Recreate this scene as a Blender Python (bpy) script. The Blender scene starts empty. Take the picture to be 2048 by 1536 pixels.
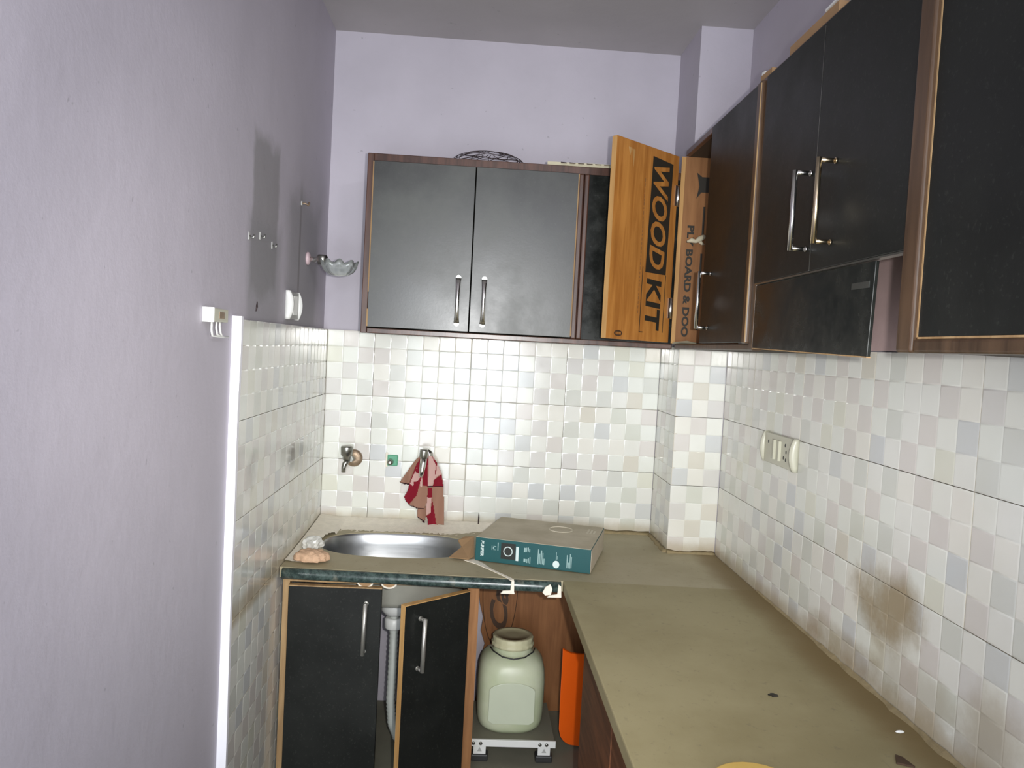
import bpy, bmesh, math, random
from mathutils import Vector, Matrix

S = bpy.context.scene
COL = S.collection
random.seed(7)
PI = math.pi

# ------------------------------------------------------------------ camera
cam_d = bpy.data.cameras.new('camera')
cam_d.sensor_width = 36.0
cam_d.lens = 27.1646
cam_d.clip_start = 0.02
cam = bpy.data.objects.new('camera', cam_d)
COL.objects.link(cam)
R_ = (0.9974315, -0.0481548, 0.0530232)
U_ = (-0.0506523, 0.0491888, 0.9975043)
F_ = (0.0506427, 0.9976280, -0.0466233)
C_ = (0.498945, -2.652619, 1.476195)
cam.matrix_world = Matrix(((R_[0], U_[0], -F_[0], C_[0]), (R_[1], U_[1], -F_[1], C_[1]),
                           (R_[2], U_[2], -F_[2], C_[2]), (0, 0, 0, 1)))
S.camera = cam

# ------------------------------------------------------------------ world, lights, exposure
w = bpy.data.worlds.new('world')
S.world = w
w.use_nodes = True
w.node_tree.nodes['Background'].inputs[0].default_value = (0.90, 0.92, 1.0, 1)
w.node_tree.nodes['Background'].inputs[1].default_value = 0.6


def area(name, loc, rot, sx, sy, power, col):
    d = bpy.data.lights.new(name, 'AREA')
    d.shape = 'RECTANGLE'
    d.size = sx
    d.size_y = sy
    d.energy = power
    d.color = col
    o = bpy.data.objects.new(name, d)
    COL.objects.link(o)
    o.location = loc
    o.rotation_euler = rot
    return o


# daylight falling in through the doorway behind the photographer
area('doorway_daylight', (0.45, -3.55, 1.28), (PI / 2, 0, 0), 1.0, 1.7, 34.0, (0.88, 0.95, 1.0))
# the phone's own flash, a small lamp beside the lens
fl = bpy.data.lights.new('phone_flash', 'SPOT')
fl.energy = 79.0
fl.color = (1.0, 0.985, 0.95)
fl.spot_size = math.radians(77)
fl.spot_blend = 1.0
fl.shadow_soft_size = 0.012
flo = bpy.data.objects.new('phone_flash', fl)
COL.objects.link(flo)
flo.location = (0.56, -2.64, 1.50)
flo.rotation_euler = (math.radians(90 - 4.5), 0, math.radians(-1.0))

vs = S.view_settings
vs.view_transform = 'Standard'
vs.look = 'None'
vs.gamma = 1.0
vs.use_curve_mapping = False
vs.exposure = 0.45


# ------------------------------------------------------------------ material helpers
class N:
    def __init__(s, name):
        s.m = bpy.data.materials.new(name)
        s.m.use_nodes = True
        s.t = s.m.node_tree
        s.t.nodes.clear()
        s.out = s.t.nodes.new('ShaderNodeOutputMaterial')
        s.p = s.t.nodes.new('ShaderNodeBsdfPrincipled')
        s.t.links.new(s.p.outputs[0], s.out.inputs[0])

    def new(s, kind, **kw):
        n = s.t.nodes.new('ShaderNode' + kind)
        for k, v in kw.items():
            setattr(n, k, v)
        return n

    def put(s, sock, v):
        if isinstance(v, bpy.types.NodeSocket):
            s.t.links.new(v, sock)
        elif isinstance(v, (tuple, list)) and len(v) == 3 and sock.type == 'RGBA':
            sock.default_value = (*v, 1)
        else:
            sock.default_value = v

    def set(s, **kw):
        for k, v in kw.items():
            s.put(s.p.inputs[k.replace('_', ' ')], v)
        return s

    def coord(s):
        return s.new('TexCoord').outputs['Object']

    def pos(s):
        return s.new('NewGeometry').outputs['Position']

    def noise(s, vec, scale, detail=4, rough=.55, dist=0.0):
        n = s.new('TexNoise')
        s.put(n.inputs['Vector'], vec)
        n.inputs['Scale'].default_value = scale
        n.inputs['Detail'].default_value = detail
        n.inputs['Roughness'].default_value = rough
        n.inputs['Distortion'].default_value = dist
        return n.outputs['Fac']

    def math(s, op, a, b=0.0, c=0.0):
        n = s.new('Math', operation=op)
        s.put(n.inputs[0], a)
        s.put(n.inputs[1], b)
        s.put(n.inputs[2], c)
        return n.outputs[0]

    def ramp(s, v, lo, hi, a=0.0, b=1.0):
        n = s.new('MapRange', interpolation_type='SMOOTHSTEP')
        s.put(n.inputs['Value'], v)
        n.inputs['From Min'].default_value = lo
        n.inputs['From Max'].default_value = hi
        n.inputs['To Min'].default_value = a
        n.inputs['To Max'].default_value = b
        return n.outputs[0]

    def mix(s, f, a, b):
        n = s.new('Mix', data_type='RGBA')
        s.put(n.inputs[0], f)
        s.put(n.inputs[6], a)
        s.put(n.inputs[7], b)
        return n.outputs[2]

    def scale(s, vec, v):
        n = s.new('Mapping')
        s.put(n.inputs['Vector'], vec)
        n.inputs['Scale'].default_value = v
        return n.outputs[0]

    def sep(s, vec):
        n = s.new('SeparateXYZ')
        s.put(n.inputs[0], vec)
        return n.outputs

    def bump(s, h, strength=.3, dist=.002):
        n = s.new('Bump')
        n.inputs['Strength'].default_value = strength
        n.inputs['Distance'].default_value = dist
        s.put(n.inputs['Height'], h)
        s.t.links.new(n.outputs[0], s.p.inputs['Normal'])
        return s


def simple(name, col, rough=.5, metal=0.0, var=.15, vscale=20, bump=0.0):
    m = N(name)
    f = m.noise(m.coord(), vscale)
    m.set(Base_Color=m.mix(f, tuple(c * (1 - var) for c in col), tuple(min(1, c * (1 + var)) for c in col)),
          Roughness=rough, Metallic=metal)
    if bump:
        m.bump(m.noise(m.coord(), vscale * 3), bump)
    return m.m


def plaster(name, col, stains=()):
    m = N(name)
    P = m.pos()
    big = m.noise(P, 1.7, 5, .6)
    c = m.mix(m.ramp(big, .3, .72), tuple(x * .92 for x in col), tuple(min(1, x * 1.05) for x in col))
    streak = m.noise(m.scale(P, (9, 9, .7)), 1.0, 5, .6)
    c = m.mix(m.ramp(streak, .62, .80, 0, .35), c, tuple(x * .82 for x in col))
    specks = m.noise(P, 42, 2, .5)
    c = m.mix(m.ramp(specks, .735, .77, 0, .5), c, tuple(x * .55 for x in col))
    wob = m.noise(P, 7, 4, .6)
    x, y, z = m.sep(P)
    for (yc, hy, zc, hz, soft, amt, sc) in stains:
        dy = m.math('DIVIDE', m.math('ABSOLUTE', m.math('SUBTRACT', y, yc)), hy)
        dz = m.math('DIVIDE', m.math('ABSOLUTE', m.math('SUBTRACT', z, zc)), hz)
        d = m.math('MAXIMUM', dy, dz)
        d = m.math('ADD', d, m.math('MULTIPLY', m.math('SUBTRACT', wob, .5), .55))
        c = m.mix(m.ramp(d, 1 - soft, 1 + soft, amt, 0), c, sc)
    m.set(Base_Color=c, Roughness=.62, Specular_IOR_Level=.35)
    m.bump(m.noise(P, 26, 5, .6), .35, .003)
    return m.m


LIL = (0.535, 0.500, 0.562)
M = {}
M['plaster'] = plaster('lilac_plaster', LIL)
M['plaster_left'] = plaster('lilac_plaster_left', LIL, stains=(
    (-.75, .115, 1.76, .185, .12, .60, (.22, .215, .205)),
    (-.74, .145, 1.61, .13, .25, .55, (.27, .265, .28)),
    (-.33, .20, 1.68, .19, .25, .55, (.27, .265, .275)),
    (-.385, .010, 1.72, .14, .5, .6, (.20, .185, .18)),
    (-1.45, .5, .72, .33, .9, .22, (.36, .38, .42)),
))
M['ceiling'] = plaster('ceiling_paint', (0.50, 0.47, 0.47))

# glazed wall tile with the printed squares' colours from the mesh, dirt stains where water ran
m = N('mosaic_tile')
a = m.new('VertexColor', layer_name='Col').outputs[0]
P = m.pos()
x, y, z = m.sep(P)
dirt_n = m.noise(P, 9, 5, .65)
low = m.math('SUBTRACT', m.math('MULTIPLY', m.ramp(z, .852, .93, 1, 0), m.ramp(z, .80, .845)), m.math('MULTIPLY', dirt_n, .75))
c = m.mix(m.ramp(low, .0, .75, 0, .75), a, (.40, .31, .18))
for (yc, zc, ry, rz, amt) in ((-1.25, 1.03, .15, .09, .95), (-1.10, .885, .22, .05, .6), (-1.56, .90, .10, .12, .55), (-1.35, .92, .16, .05, .35)):
    dy = m.math('POWER', m.math('DIVIDE', m.math('SUBTRACT', y, yc), ry), 2)
    dz = m.math('POWER', m.math('DIVIDE', m.math('SUBTRACT', z, zc), rz), 2)
    d = m.math('ADD', m.math('ADD', dy, dz), m.math('MULTIPLY', m.math('SUBTRACT', dirt_n, .5), 1.9))
    isr = m.math('GREATER_THAN', x, 1.2)
    c = m.mix(m.math('MULTIPLY', m.ramp(d, -.1, 1.1, amt, 0), isr), c, (.33, .25, .15))
for (yc, zc, ry, rz, amt) in ((-.45, 1.135, .055, .045, .6), (-.86, 1.15, .06, .05, .45)):
    dy = m.math('POWER', m.math('DIVIDE', m.math('SUBTRACT', y, yc), ry), 2)
    dz = m.math('POWER', m.math('DIVIDE', m.math('SUBTRACT', z, zc), rz), 2)
    d = m.math('ADD', m.math('ADD', dy, dz), m.math('MULTIPLY', m.math('SUBTRACT', dirt_n, .5), 2.2))
    isl = m.math('LESS_THAN', x, .02)
    c = m.mix(m.math('MULTIPLY', m.ramp(d, -.1, 1.1, amt, 0), isl), c, (.20, .20, .20))
haze = m.noise(P, 3.2, 4)
c = m.mix(m.ramp(haze, .40, .8, .06, .30), c, (.52, .50, .38))
m.set(Base_Color=c, Roughness=m.ramp(m.noise(P, 14, 4), .3, .8, .10, .24), Specular_IOR_Level=.55)
M['tile'] = m.m

M['grout'] = simple('grout', (.46, .42, .34), .9, 0, .3, 60)
M['cement_white'] = simple('white_cement', (.84, .78, .66), .85, 0, .16, 45, .5)
M['white_paint'] = simple('white_paint', (.86, .85, .90), .5, 0, .05, 12)

# black laminate, dusty
def laminate(name, dust, rough, scale=4.0, spec=.5):
    m = N(name)
    o = m.pos()
    f = m.noise(o, scale, 6, .65)
    fine = m.noise(o, 160, 2)
    c = m.mix(m.ramp(f, .35, .75, 0, dust), (.010, .011, .010), (.17, .18, .155))
    c = m.mix(m.ramp(fine, .60, .72, 0, .25), c, (.055, .058, .050))
    m.set(Base_Color=c, Roughness=m.ramp(f, .3, .75, rough - .07, rough + .10), Specular_IOR_Level=spec)
    m.bump(fine, .06, .001)
    return m.m
M['lam'] = laminate('black_laminate', .035, .42, 4.0, .26)
M['lam_dusty'] = laminate('dusty_black_laminate', .26, .37, 3.0, .66)
M['gloss_black'] = laminate('glossy_black_board', .08, .22, 16, .2)

def wood(name, c1, c2, rough, stretch=(3, 3, .25), scale=14, gloss=.4):
    m = N(name)
    o = m.coord()
    g = m.noise(m.scale(o, stretch), scale, 6, .6, .6)
    b = m.noise(o, 5, 3)
    c = m.mix(m.ramp(g, .3, .7), c1, c2)
    c = m.mix(m.ramp(b, .4, .8, 0, .35), c, tuple(x * .7 for x in c1))
    m.set(Base_Color=c, Roughness=rough, Specular_IOR_Level=gloss)
    m.bump(g, .12, .001)
    return m.m
M['frame'] = wood('brown_polished_frame', (.045, .020, .013), (.12, .056, .038), .30, gloss=.5)
M['frame_worn'] = wood('worn_brown_frame', (.042, .022, .011), (.098, .056, .030), .36, gloss=.5)
M['ply_back'] = wood('raw_plywood_back', (.20, .078, .024), (.30, .128, .045), .6)
M['satin'] = simple('satin_metal', (.66, .65, .60), .36, .85, .08, 30)
M['sink_shell'] = simple('dull_sink_underside', (.42, .41, .35), .6, .2, .2, 14)
M['frame_edge'] = wood('worn_raw_edge', (.30, .18, .08), (.45, .30, .15), .7)
M['ply'] = wood('raw_plywood', (.34, .125, .022), (.52, .225, .05), .55)
M['ply_dull'] = wood('raw_plywood_dull', (.22, .095, .032), (.32, .15, .055), .65)
M['redwood'] = wood('dark_red_board', (.085, .030, .011), (.18, .066, .025), .6, stretch=(.3, .3, 3))
M['pine_edge'] = wood('pine_lipping', (.42, .22, .07), (.55, .33, .13), .6)
M['ink'] = simple('black_print', (.022, .018, .012), .6)
M['ink_brown'] = simple('brown_print', (.060, .028, .012), .6)
M['inside'] = simple('cabinet_inside', (.05, .035, .022), .7)

def granite(name, ca, cb):
    m = N(name)
    P = m.pos()
    f = m.noise(P, 3.2, 6, .6)
    g = m.noise(P, 70, 3, .6)
    c = m.mix(m.ramp(f, .3, .7), ca, cb)
    c = m.mix(m.ramp(g, .60, .75, 0, .4), c, (.16, .135, .085))
    sc = m.noise(m.scale(P, (14, 3, 1)), 3, 6, .7, 1.5)
    c = m.mix(m.ramp(sc, .63, .70, 0, .35), c, (.17, .15, .10))
    x, y, z = m.sep(P)
    edge = m.math('SUBTRACT', m.ramp(x, 1.12, 1.29), m.math('MULTIPLY', f, .6))
    c = m.mix(m.ramp(edge, .1, .7, 0, .75), c, (.19, .125, .045))
    m.set(Base_Color=c, Roughness=.62, Specular_IOR_Level=.4)
    m.bump(g, .15, .001)
    return m.m


M['counter'] = granite('dusty_granite', (.265, .222, .112), (.345, .298, .165))
M['counter_lit'] = granite('dusty_granite_lit', (.34, .292, .178), (.42, .368, .245))  # paler copy of the dusty counter; missing light put into its colour
m = N('green_granite_edge')
P = m.pos()
g = m.noise(P, 60, 4, .7)
c = m.mix(m.ramp(g, .35, .7), (.018, .032, .030), (.075, .11, .10))
c = m.mix(m.ramp(m.noise(P, 18, 4), .58, .72, 0, .6), c, (.24, .23, .18))
m.set(Base_Color=c, Roughness=.25)
M['granite_edge'] = m.m
M['plinth'] = simple('grey_stone', (.20, .19, .14), .8, 0, .2, 12, .2)
M['floor'] = simple('floor_stone', (.22, .20, .16), .6, 0, .2, 8)

m = N('stainless_steel')
P = m.pos()
br = m.noise(m.scale(P, (2, 60, 60)), 3, 4)
m.set(Base_Color=m.mix(m.noise(P, 8, 4), (.33, .34, .35), (.46, .47, .48)), Metallic=1.0, Roughness=m.ramp(br, .3, .7, .30, .36))
M['steel'] = m.m
M['chrome'] = simple('chrome', (.72, .71, .68), .16, 1.0, .08, 30)
M['chrome_dull'] = simple('tarnished_chrome', (.36, .36, .33), .30, 1.0, .4, 60)
M['rust'] = simple('rusty_metal', (.34, .25, .17), .45, .6, .5, 70, .3)
M['brass'] = simple('brass_tint_chrome', (.72, .60, .42), .2, 1.0, .1, 30)
M['wire_black'] = simple('dark_wire', (.035, .02, .02), .5, .3)
M['white_plastic'] = simple('white_plastic', (.80, .80, .77), .35, 0, .04, 10)
M['grey_plastic'] = simple('grey_plastic', (.42, .42, .40), .4, 0, .06, 10)
M['ivory_plastic'] = simple('ivory_plastic', (.55, .54, .43), .35, 0, .05, 10)
M['dark_plastic'] = simple('dark_plastic', (.03, .03, .03), .5)
M['pvc'] = simple('pvc_pipe', (.52, .54, .50), .4, 0, .1, 20)
M['green_plastic'] = simple('green_plastic', (.09, .36, .21), .4, 0, .2, 40)
M['orange'] = simple('orange_plastic', (.86, .12, .006), .42, 0, .08, 9)
M['cardboard'] = simple('cardboard', (.36, .22, .11), .85, 0, .18, 18)
M['paper'] = simple('paper', (.55, .50, .36), .85, 0, .2, 25)
M['yellow_board'] = simple('yellow_board', (.60, .40, .10), .6, 0, .1, 12)
M['coir'] = simple('peach_netting', (.60, .39, .25), .8, 0, .35, 110, .8)
M['plastic_film'] = simple('milky_plastic_film', (.72, .71, .66), .3, 0, .1, 30)
m = N('jar_plastic')
x, y, z = m.sep(m.pos())
f = m.noise(m.pos(), 9, 4)
c = m.mix(m.ramp(f, .35, .7), (.50, .55, .36), (.60, .63, .46))
m.set(Base_Color=c, Roughness=.38, Subsurface_Weight=.25, Subsurface_Radius=(.03, .03, .02), Subsurface_Scale=.5)
M['jar'] = m.m
M['jar_label'] = simple('jar_label_panel', (.56, .60, .46), .4, 0, .06, 12)
m = N('jar_lid')
f = m.noise(m.pos(), 15, 4)
nz = m.sep(m.new('NewGeometry').outputs['Normal'])[2]
c = m.mix(m.ramp(f, .3, .7), (.50, .47, .29), (.58, .55, .36))
c = m.mix(m.ramp(nz, .6, .95, 0, .75), c, (.30, .25, .15))     # darker brown on the flat top
m.set(Base_Color=c, Roughness=.5)
M['jar_lid'] = m.m
m = N('clear_glass')
m.set(Base_Color=(.86, .90, .88), Roughness=.06, Transmission_Weight=.85, IOR=1.45)
M['glass'] = m.m
m = N('towel_cloth')
a = m.new('VertexColor', layer_name='Col').outputs[0]
m.set(Base_Color=a, Roughness=.9, Specular_IOR_Level=.1)
m.bump(m.noise(m.pos(), 900, 2), .4, .001)
M['towel'] = m.m
M['box_teal'] = simple('teal_card', (.004, .075, .080), .5, 0, .1, 10)
m = N('dusty_box_top')
f = m.noise(m.pos(), 10, 5)
m.set(Base_Color=m.mix(m.ramp(f, .3, .7), (.44, .385, .275), (.55, .49, .37)), Roughness=.75)
M['box_top'] = m.m
M['box_side'] = simple('pale_card_side', (.55, .48, .38), .7, 0, .15, 20)
M['box_ring'] = simple('faint_print', (.60, .55, .43), .7)
M['print_white'] = simple('white_print', (.62, .72, .70), .6)
M['print_pale'] = simple('pale_teal_print', (.28, .42, .41), .6)
M['print_black'] = simple('photo_print_black', (.015, .017, .014), .5)
m = N('tube_glow')
m.set(Base_Color=(1, 1, 1), Emission_Color=(1.0, .97, .92), Emission_Strength=9.0)
M['tube'] = m.m


# ------------------------------------------------------------------ mesh helpers
class B:
    """collects shapes in world coordinates; build() links them as one mesh object"""

    def __init__(s):
        s.bm = bmesh.new()

    def box(s, x0, x1, y0, y1, z0, z1, bev=0.0, seg=2, mtx=None):
        t = bmesh.new()
        bmesh.ops.create_cube(t, size=1)
        bmesh.ops.scale(t, vec=(abs(x1 - x0), abs(y1 - y0), abs(z1 - z0)), verts=t.verts)
        bmesh.ops.translate(t, vec=((x0 + x1) / 2, (y0 + y1) / 2, (z0 + z1) / 2), verts=t.verts)
        if bev:
            bmesh.ops.bevel(t, geom=list(t.edges), offset=bev, segments=seg, affect='EDGES', profile=.5)
        return s._add(t, mtx)

    def _add(s, t, mtx=None):
        if mtx is not None:
            t.transform(mtx)
        me = bpy.data.meshes.new('tmp')
        t.to_mesh(me)
        t.free()
        s.bm.from_mesh(me)
        bpy.data.meshes.remove(me)
        return s

    def prism(s, pts, d, mtx=None, smooth=False):
        """pts: closed outline (3D); d: extrusion vector"""
        t = bmesh.new()
        d = Vector(d)
        a = [t.verts.new(p) for p in pts]
        b = [t.verts.new(Vector(p) + d) for p in pts]
        n = len(pts)
        t.faces.new(a[::-1])
        t.faces.new(b)
        for i in range(n):
            t.faces.new((a[i], a[(i + 1) % n], b[(i + 1) % n], b[i]))
        bmesh.ops.recalc_face_normals(t, faces=t.faces)
        return s._add(t, mtx)

    def tube(s, pts, r, seg=10, cap=True, mtx=None):
        t = bmesh.new()
        pts = [Vector(p) for p in pts]
        rs = r if isinstance(r, (list, tuple)) else [r] * len(pts)
        rings = []
        up = None
        for i, p in enumerate(pts):
            if i == 0:
                d = pts[1] - p
            elif i == len(pts) - 1:
                d = p - pts[i - 1]
            else:
                d = (pts[i + 1] - p).normalized() + (p - pts[i - 1]).normalized()
            d.normalize()
            if up is None:
                up = Vector((0, 0, 1)) if abs(d.z) < .9 else Vector((1, 0, 0))
            x = up.cross(d)
            if x.length < 1e-5:
                x = Vector((1, 0, 0)).cross(d)
            x.normalize()
            yv = d.cross(x)
            up = yv
            rings.append([t.verts.new(p + (x * math.cos(2 * PI * k / seg) + yv * math.sin(2 * PI * k / seg)) * rs[i]) for k in range(seg)])
        for a, b in zip(rings, rings[1:]):
            for k in range(seg):
                f = t.faces.new((a[k], a[(k + 1) % seg], b[(k + 1) % seg], b[k]))
                f.smooth = True
        if cap:
            t.faces.new(rings[0][::-1])
            t.faces.new(rings[-1])
        return s._add(t, mtx)

    def loft(s, rings, cap0=True, cap1=True, smooth=True, closed=True, mtx=None):
        t = bmesh.new()
        rv = [[t.verts.new(p) for p in r] for r in rings]
        n = len(rv[0])
        for a, b in zip(rv, rv[1:]):
            for k in range(n if closed else n - 1):
                f = t.faces.new((a[k], a[(k + 1) % n], b[(k + 1) % n], b[k]))
                f.smooth = smooth
        if cap0:
            t.faces.new(rv[0][::-1])
        if cap1:
            t.faces.new(rv[-1])
        bmesh.ops.recalc_face_normals(t, faces=t.faces)
        return s._add(t, mtx)

    def lathe(s, prof, c, axis='z', seg=28, cap=True):
        rings = []
        for r, h in prof:
            ring = []
            for k in range(seg):
                a = 2 * PI * k / seg
                u, v = r * math.cos(a), r * math.sin(a)
                ring.append({'z': (c[0] + u, c[1] + v, c[2] + h), 'y': (c[0] + u, c[1] + h, c[2] + v), 'x': (c[0] + h, c[1] + u, c[2] + v)}[axis])
            rings.append(ring)
        return s.loft(rings, cap, cap)

    def build(s, name, mat, parent=None, bevel=0.0, solid=0.0):
        me = bpy.data.meshes.new(name)
        if parent is not None:
            s.bm.transform(Matrix.Translation(-Vector(parent['_w']) if '_w' in parent else Matrix()))
        s.bm.to_mesh(me)
        s.bm.free()
        o = bpy.data.objects.new(name, me)
        mats = mat if isinstance(mat, (list, tuple)) else [mat]
        for q in mats:
            me.materials.append(M[q] if isinstance(q, str) else q)
        COL.objects.link(o)
        if parent is not None:
            o.parent = parent
            o['_w'] = [0.0, 0.0, 0.0]
            if '_w' in parent:
                o['_w'] = list(parent['_w'])
        else:
            o['_w'] = [0.0, 0.0, 0.0]
        if bevel:
            b = o.modifiers.new('bevel', 'BEVEL')
            b.width = bevel
            b.segments = 2
            b.limit_method = 'ANGLE'
        if solid:
            q = o.modifiers.new('solid', 'SOLIDIFY')
            q.thickness = solid
            q.offset = 0
        return o


def thing(name, label, cat, loc, group=None):
    o = bpy.data.objects.new(name, None)
    o.empty_display_size = .05
    COL.objects.link(o)
    o.location = loc
    o['_w'] = list(loc)
    o['label'] = label
    o['category'] = cat
    if group:
        o['group'] = group
    return o


def tag(o, label, cat, group=None, kind=None):
    o['label'] = label
    o['category'] = cat
    if group:
        o['group'] = group
    if kind:
        o['kind'] = kind
    return o


def struct(o, label, cat):
    return tag(o, label, cat, kind='structure')


def lettering(name, body, size, mat, parent, origin, right, up, bold=0.0, shear=0.0, sx=1.0, depth=.0006, space=1.0, fit=None):
    """flat printed letters: text runs along `right`, letter tops point along `up`, starts at origin (baseline)"""
    cu = bpy.data.curves.new('tmp_text', 'FONT')
    cu.body = body
    cu.size = size
    cu.offset = bold
    cu.shear = shear
    cu.space_character = space
    cu.extrude = depth
    cu.resolution_u = 3
    to = bpy.data.objects.new('tmp_text', cu)
    COL.objects.link(to)
    bpy.context.view_layer.update()
    dg = bpy.context.evaluated_depsgraph_get()
    me = bpy.data.meshes.new_from_object(to.evaluated_get(dg))
    bpy.data.objects.remove(to)
    bpy.data.curves.remove(cu)
    xs_ = [v.co.x for v in me.vertices]
    x0_ = min(xs_)
    if fit:
        sx = fit / (max(xs_) - x0_)
        for v in me.vertices:
            v.co.x -= x0_
    r = Vector(right).normalized()
    u = Vector(up).normalized()
    n = r.cross(u)
    O = Vector(origin) - Vector(parent['_w'])
    mt = Matrix(((r.x * sx, u.x, n.x, O.x), (r.y * sx, u.y, n.y, O.y), (r.z * sx, u.z, n.z, O.z), (0, 0, 0, 1)))
    me.transform(mt)
    me.name = name
    me.materials.clear()
    me.materials.append(M[mat])
    o = bpy.data.objects.new(name, me)
    COL.objects.link(o)
    o.parent = parent
    o['_w'] = list(parent['_w'])
    return o


# ------------------------------------------------------------------ the room shell
ZT = 1.507          # top of the tiling
CEIL = 2.507
XL, XR = -.018, 1.318
YB, YREAR = .018, -3.5
wl = struct(B().box(XL - .12, XL, YREAR, YB + .12, 0, CEIL).build('wall_left', 'plaster_left'), 'lilac plastered side wall with grey damp patches above tiling', 'wall')
wb = struct(B().box(XL, XR, YB, YB + .12, 0, CEIL).build('wall_back', 'plaster'), 'lilac end wall behind sink and short wall cabinet', 'wall')
wr = struct(B().box(XR, XR + .12, YREAR, YB + .12, 0, CEIL).build('wall_right', 'plaster'), 'lilac long wall behind black cabinet run and worktop', 'wall')
wp = struct(B().box(1.154, XR, -.228, YB, 0, CEIL).build('wall_pillar', 'plaster'), 'lilac square pillar in the corner beside wall cabinets', 'pillar')
struct(B().box(XL - .12, XR + .12, YREAR, YB + .12, CEIL, CEIL + .1).build('ceiling', 'ceiling'), 'dull grey painted ceiling above the kitchen', 'ceiling')
struct(B().box(XL - .12, XR + .12, YREAR - .4, YB + .12, -.1, 0).build('floor', 'floor'), 'grey stone kitchen floor below the base cabinets', 'floor')
rb = B()
rb.box(XL - .12, -.05, YREAR - .12, YREAR, 0, CEIL)
rb.box(.95, XR + .12, YREAR - .12, YREAR, 0, CEIL)
rb.box(-.05, .95, YREAR - .12, YREAR, 2.15, CEIL)
struct(rb.build('wall_rear', 'plaster'), 'lilac wall with open doorway behind the photographer', 'wall')

# ------------------------------------------------------------------ wall tiles
SQ = .055
GAP = .0007
PAL = [(.62, .64, .655), (.60, .62, .65), (.72, .66, .63), (.70, .645, .62), (.66, .68, .60), (.66, .675, .625), (.70, .65, .55), (.75, .745, .62), (.69, .66, .65), (.67, .68, .64)]
PAL = [tuple(.68 * a_ + .32 * b_ for a_, b_ in zip(p_, (.74, .745, .69))) for p_ in PAL]
WH = [(.83, .835, .775), (.82, .82, .77), (.835, .82, .755), (.81, .825, .765)]


def tile_mesh(nc, nr, wid, hei):
    vv, ff, cc = [], [], []
    w0, h0 = wid - 2 * GAP, hei - 2 * GAP
    sx, sy = w0 / nc, h0 / nr
    T = .010
    for r in range(nr):
        for c in range(nc):
            col = random.choice(PAL) if (r + c) % 2 == 0 and random.random() < .9 else random.choice(WH)
            x0, y0 = GAP + c * sx, GAP + r * sy
            prof = ((0.0, -.0006), (.0014, -.0002), (.0028, 0.0), (.0032, 0.0))
            base = len(vv)
            for ins, dz in prof:
                vv += [(x0 + ins, y0 + ins, dz), (x0 + sx - ins, y0 + ins, dz), (x0 + sx - ins, y0 + sy - ins, dz), (x0 + ins, y0 + sy - ins, dz)]
            for k in range(3):
                for q in range(4):
                    a, b = base + 4 * k + q, base + 4 * k + (q + 1) % 4
                    ff.append((a, b, b + 4, a + 4))
                    cc.append(col)
            ff.append((base + 12, base + 13, base + 14, base + 15))
            cc.append(col)
    b = len(vv)
    x1, y1 = GAP + w0, GAP + h0
    for z_ in (-.0006, -T):
        vv += [(GAP, GAP, z_), (x1, GAP, z_), (x1, y1, z_), (GAP, y1, z_)]
    for q in range(4):
        ff.append((b + (q + 1) % 4, b + q, b + q + 4, b + 4 + (q + 1) % 4))
        cc.append((.62, .57, .48))
    me = bpy.data.meshes.new('tile')
    me.from_pydata(vv, [], ff)
    at = me.color_attributes.new('Col', 'FLOAT_COLOR', 'CORNER')
    for p, col in zip(me.polygons, cc):
        p.use_smooth = True
        for li in p.loop_indices:
            at.data[li].color = (*col, 1)
    for e in me.polygons[len(ff) - 4:]:
        e.use_smooth = False
    me.materials.append(M['tile'])
    me.update()
    return me


TILES = {}


def tile_at(parent, O, u, wid, hei, n):
    nc, nr = max(1, round(wid / SQ)), max(1, round(hei / SQ))
    key = (nc, nr, round(wid, 4), round(hei, 4))
    if key not in TILES:
        TILES[key] = [tile_mesh(nc, nr, wid, hei) for _ in range(9 if nc == 6 and nr == 4 else 3)]
    o = bpy.data.objects.new('tile', random.choice(TILES[key]))
    COL.objects.link(o)
    o.parent = parent
    u, n = Vector(u), Vector(n)
    jit = random.uniform(-.0006, .0004)
    O = Vector(O) + n * jit
    v = Vector((0, 0, 1))
    o.matrix_world = Matrix(((u.x, v.x, n.x, O.x), (u.y, v.y, n.y, O.y), (u.z, v.z, n.z, O.z), (0, 0, 0, 1)))


ROWS3 = [(ZT - .22 * (k + 1), .22) for k in range(3)]
ROWS7 = [(ZT - .22 * (k + 1), .22) for k in range(6)] + [(.02, .167)]
# back wall, facing the camera
for zb, hh in ROWS3:
    for x0, x1 in ((0, .159), (.159, .489), (.489, .819), (.819, 1.144)):
        tile_at(wb, (x0, 0, zb), (1, 0, 0), x1 - x0, hh, (0, -1, 0))
B().box(XL, 1.144, .0095, YB, .80, ZT - .001).build('tile_bed', 'grout', wb)
# left wall
for zb, hh in ROWS7:
    for y0, y1 in ((-.305, 0), (-.635, -.305), (-.965, -.635)):
        tile_at(wl, (0, y0, zb), (0, 1, 0), y1 - y0, hh, (1, 0, 0))
B().box(XL, -.0095, -.965, YB, .0, ZT - .001).build('tile_bed', 'grout', wl)
st = B()
zz = [0, .3, .6, .9, 1.1, 1.3, 1.44, 1.513]
rings = []
for z_ in zz:
    wv = random.uniform(-.0012, .0012)
    rings.append([(XL, -.979, z_), (.0012 + wv, -.979 + wv, z_), (.0012 + wv, -.9655, z_), (XL, -.9655, z_)])
st.loft(rings, smooth=False).build('tile_edge_strip', 'white_paint', wl)
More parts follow.
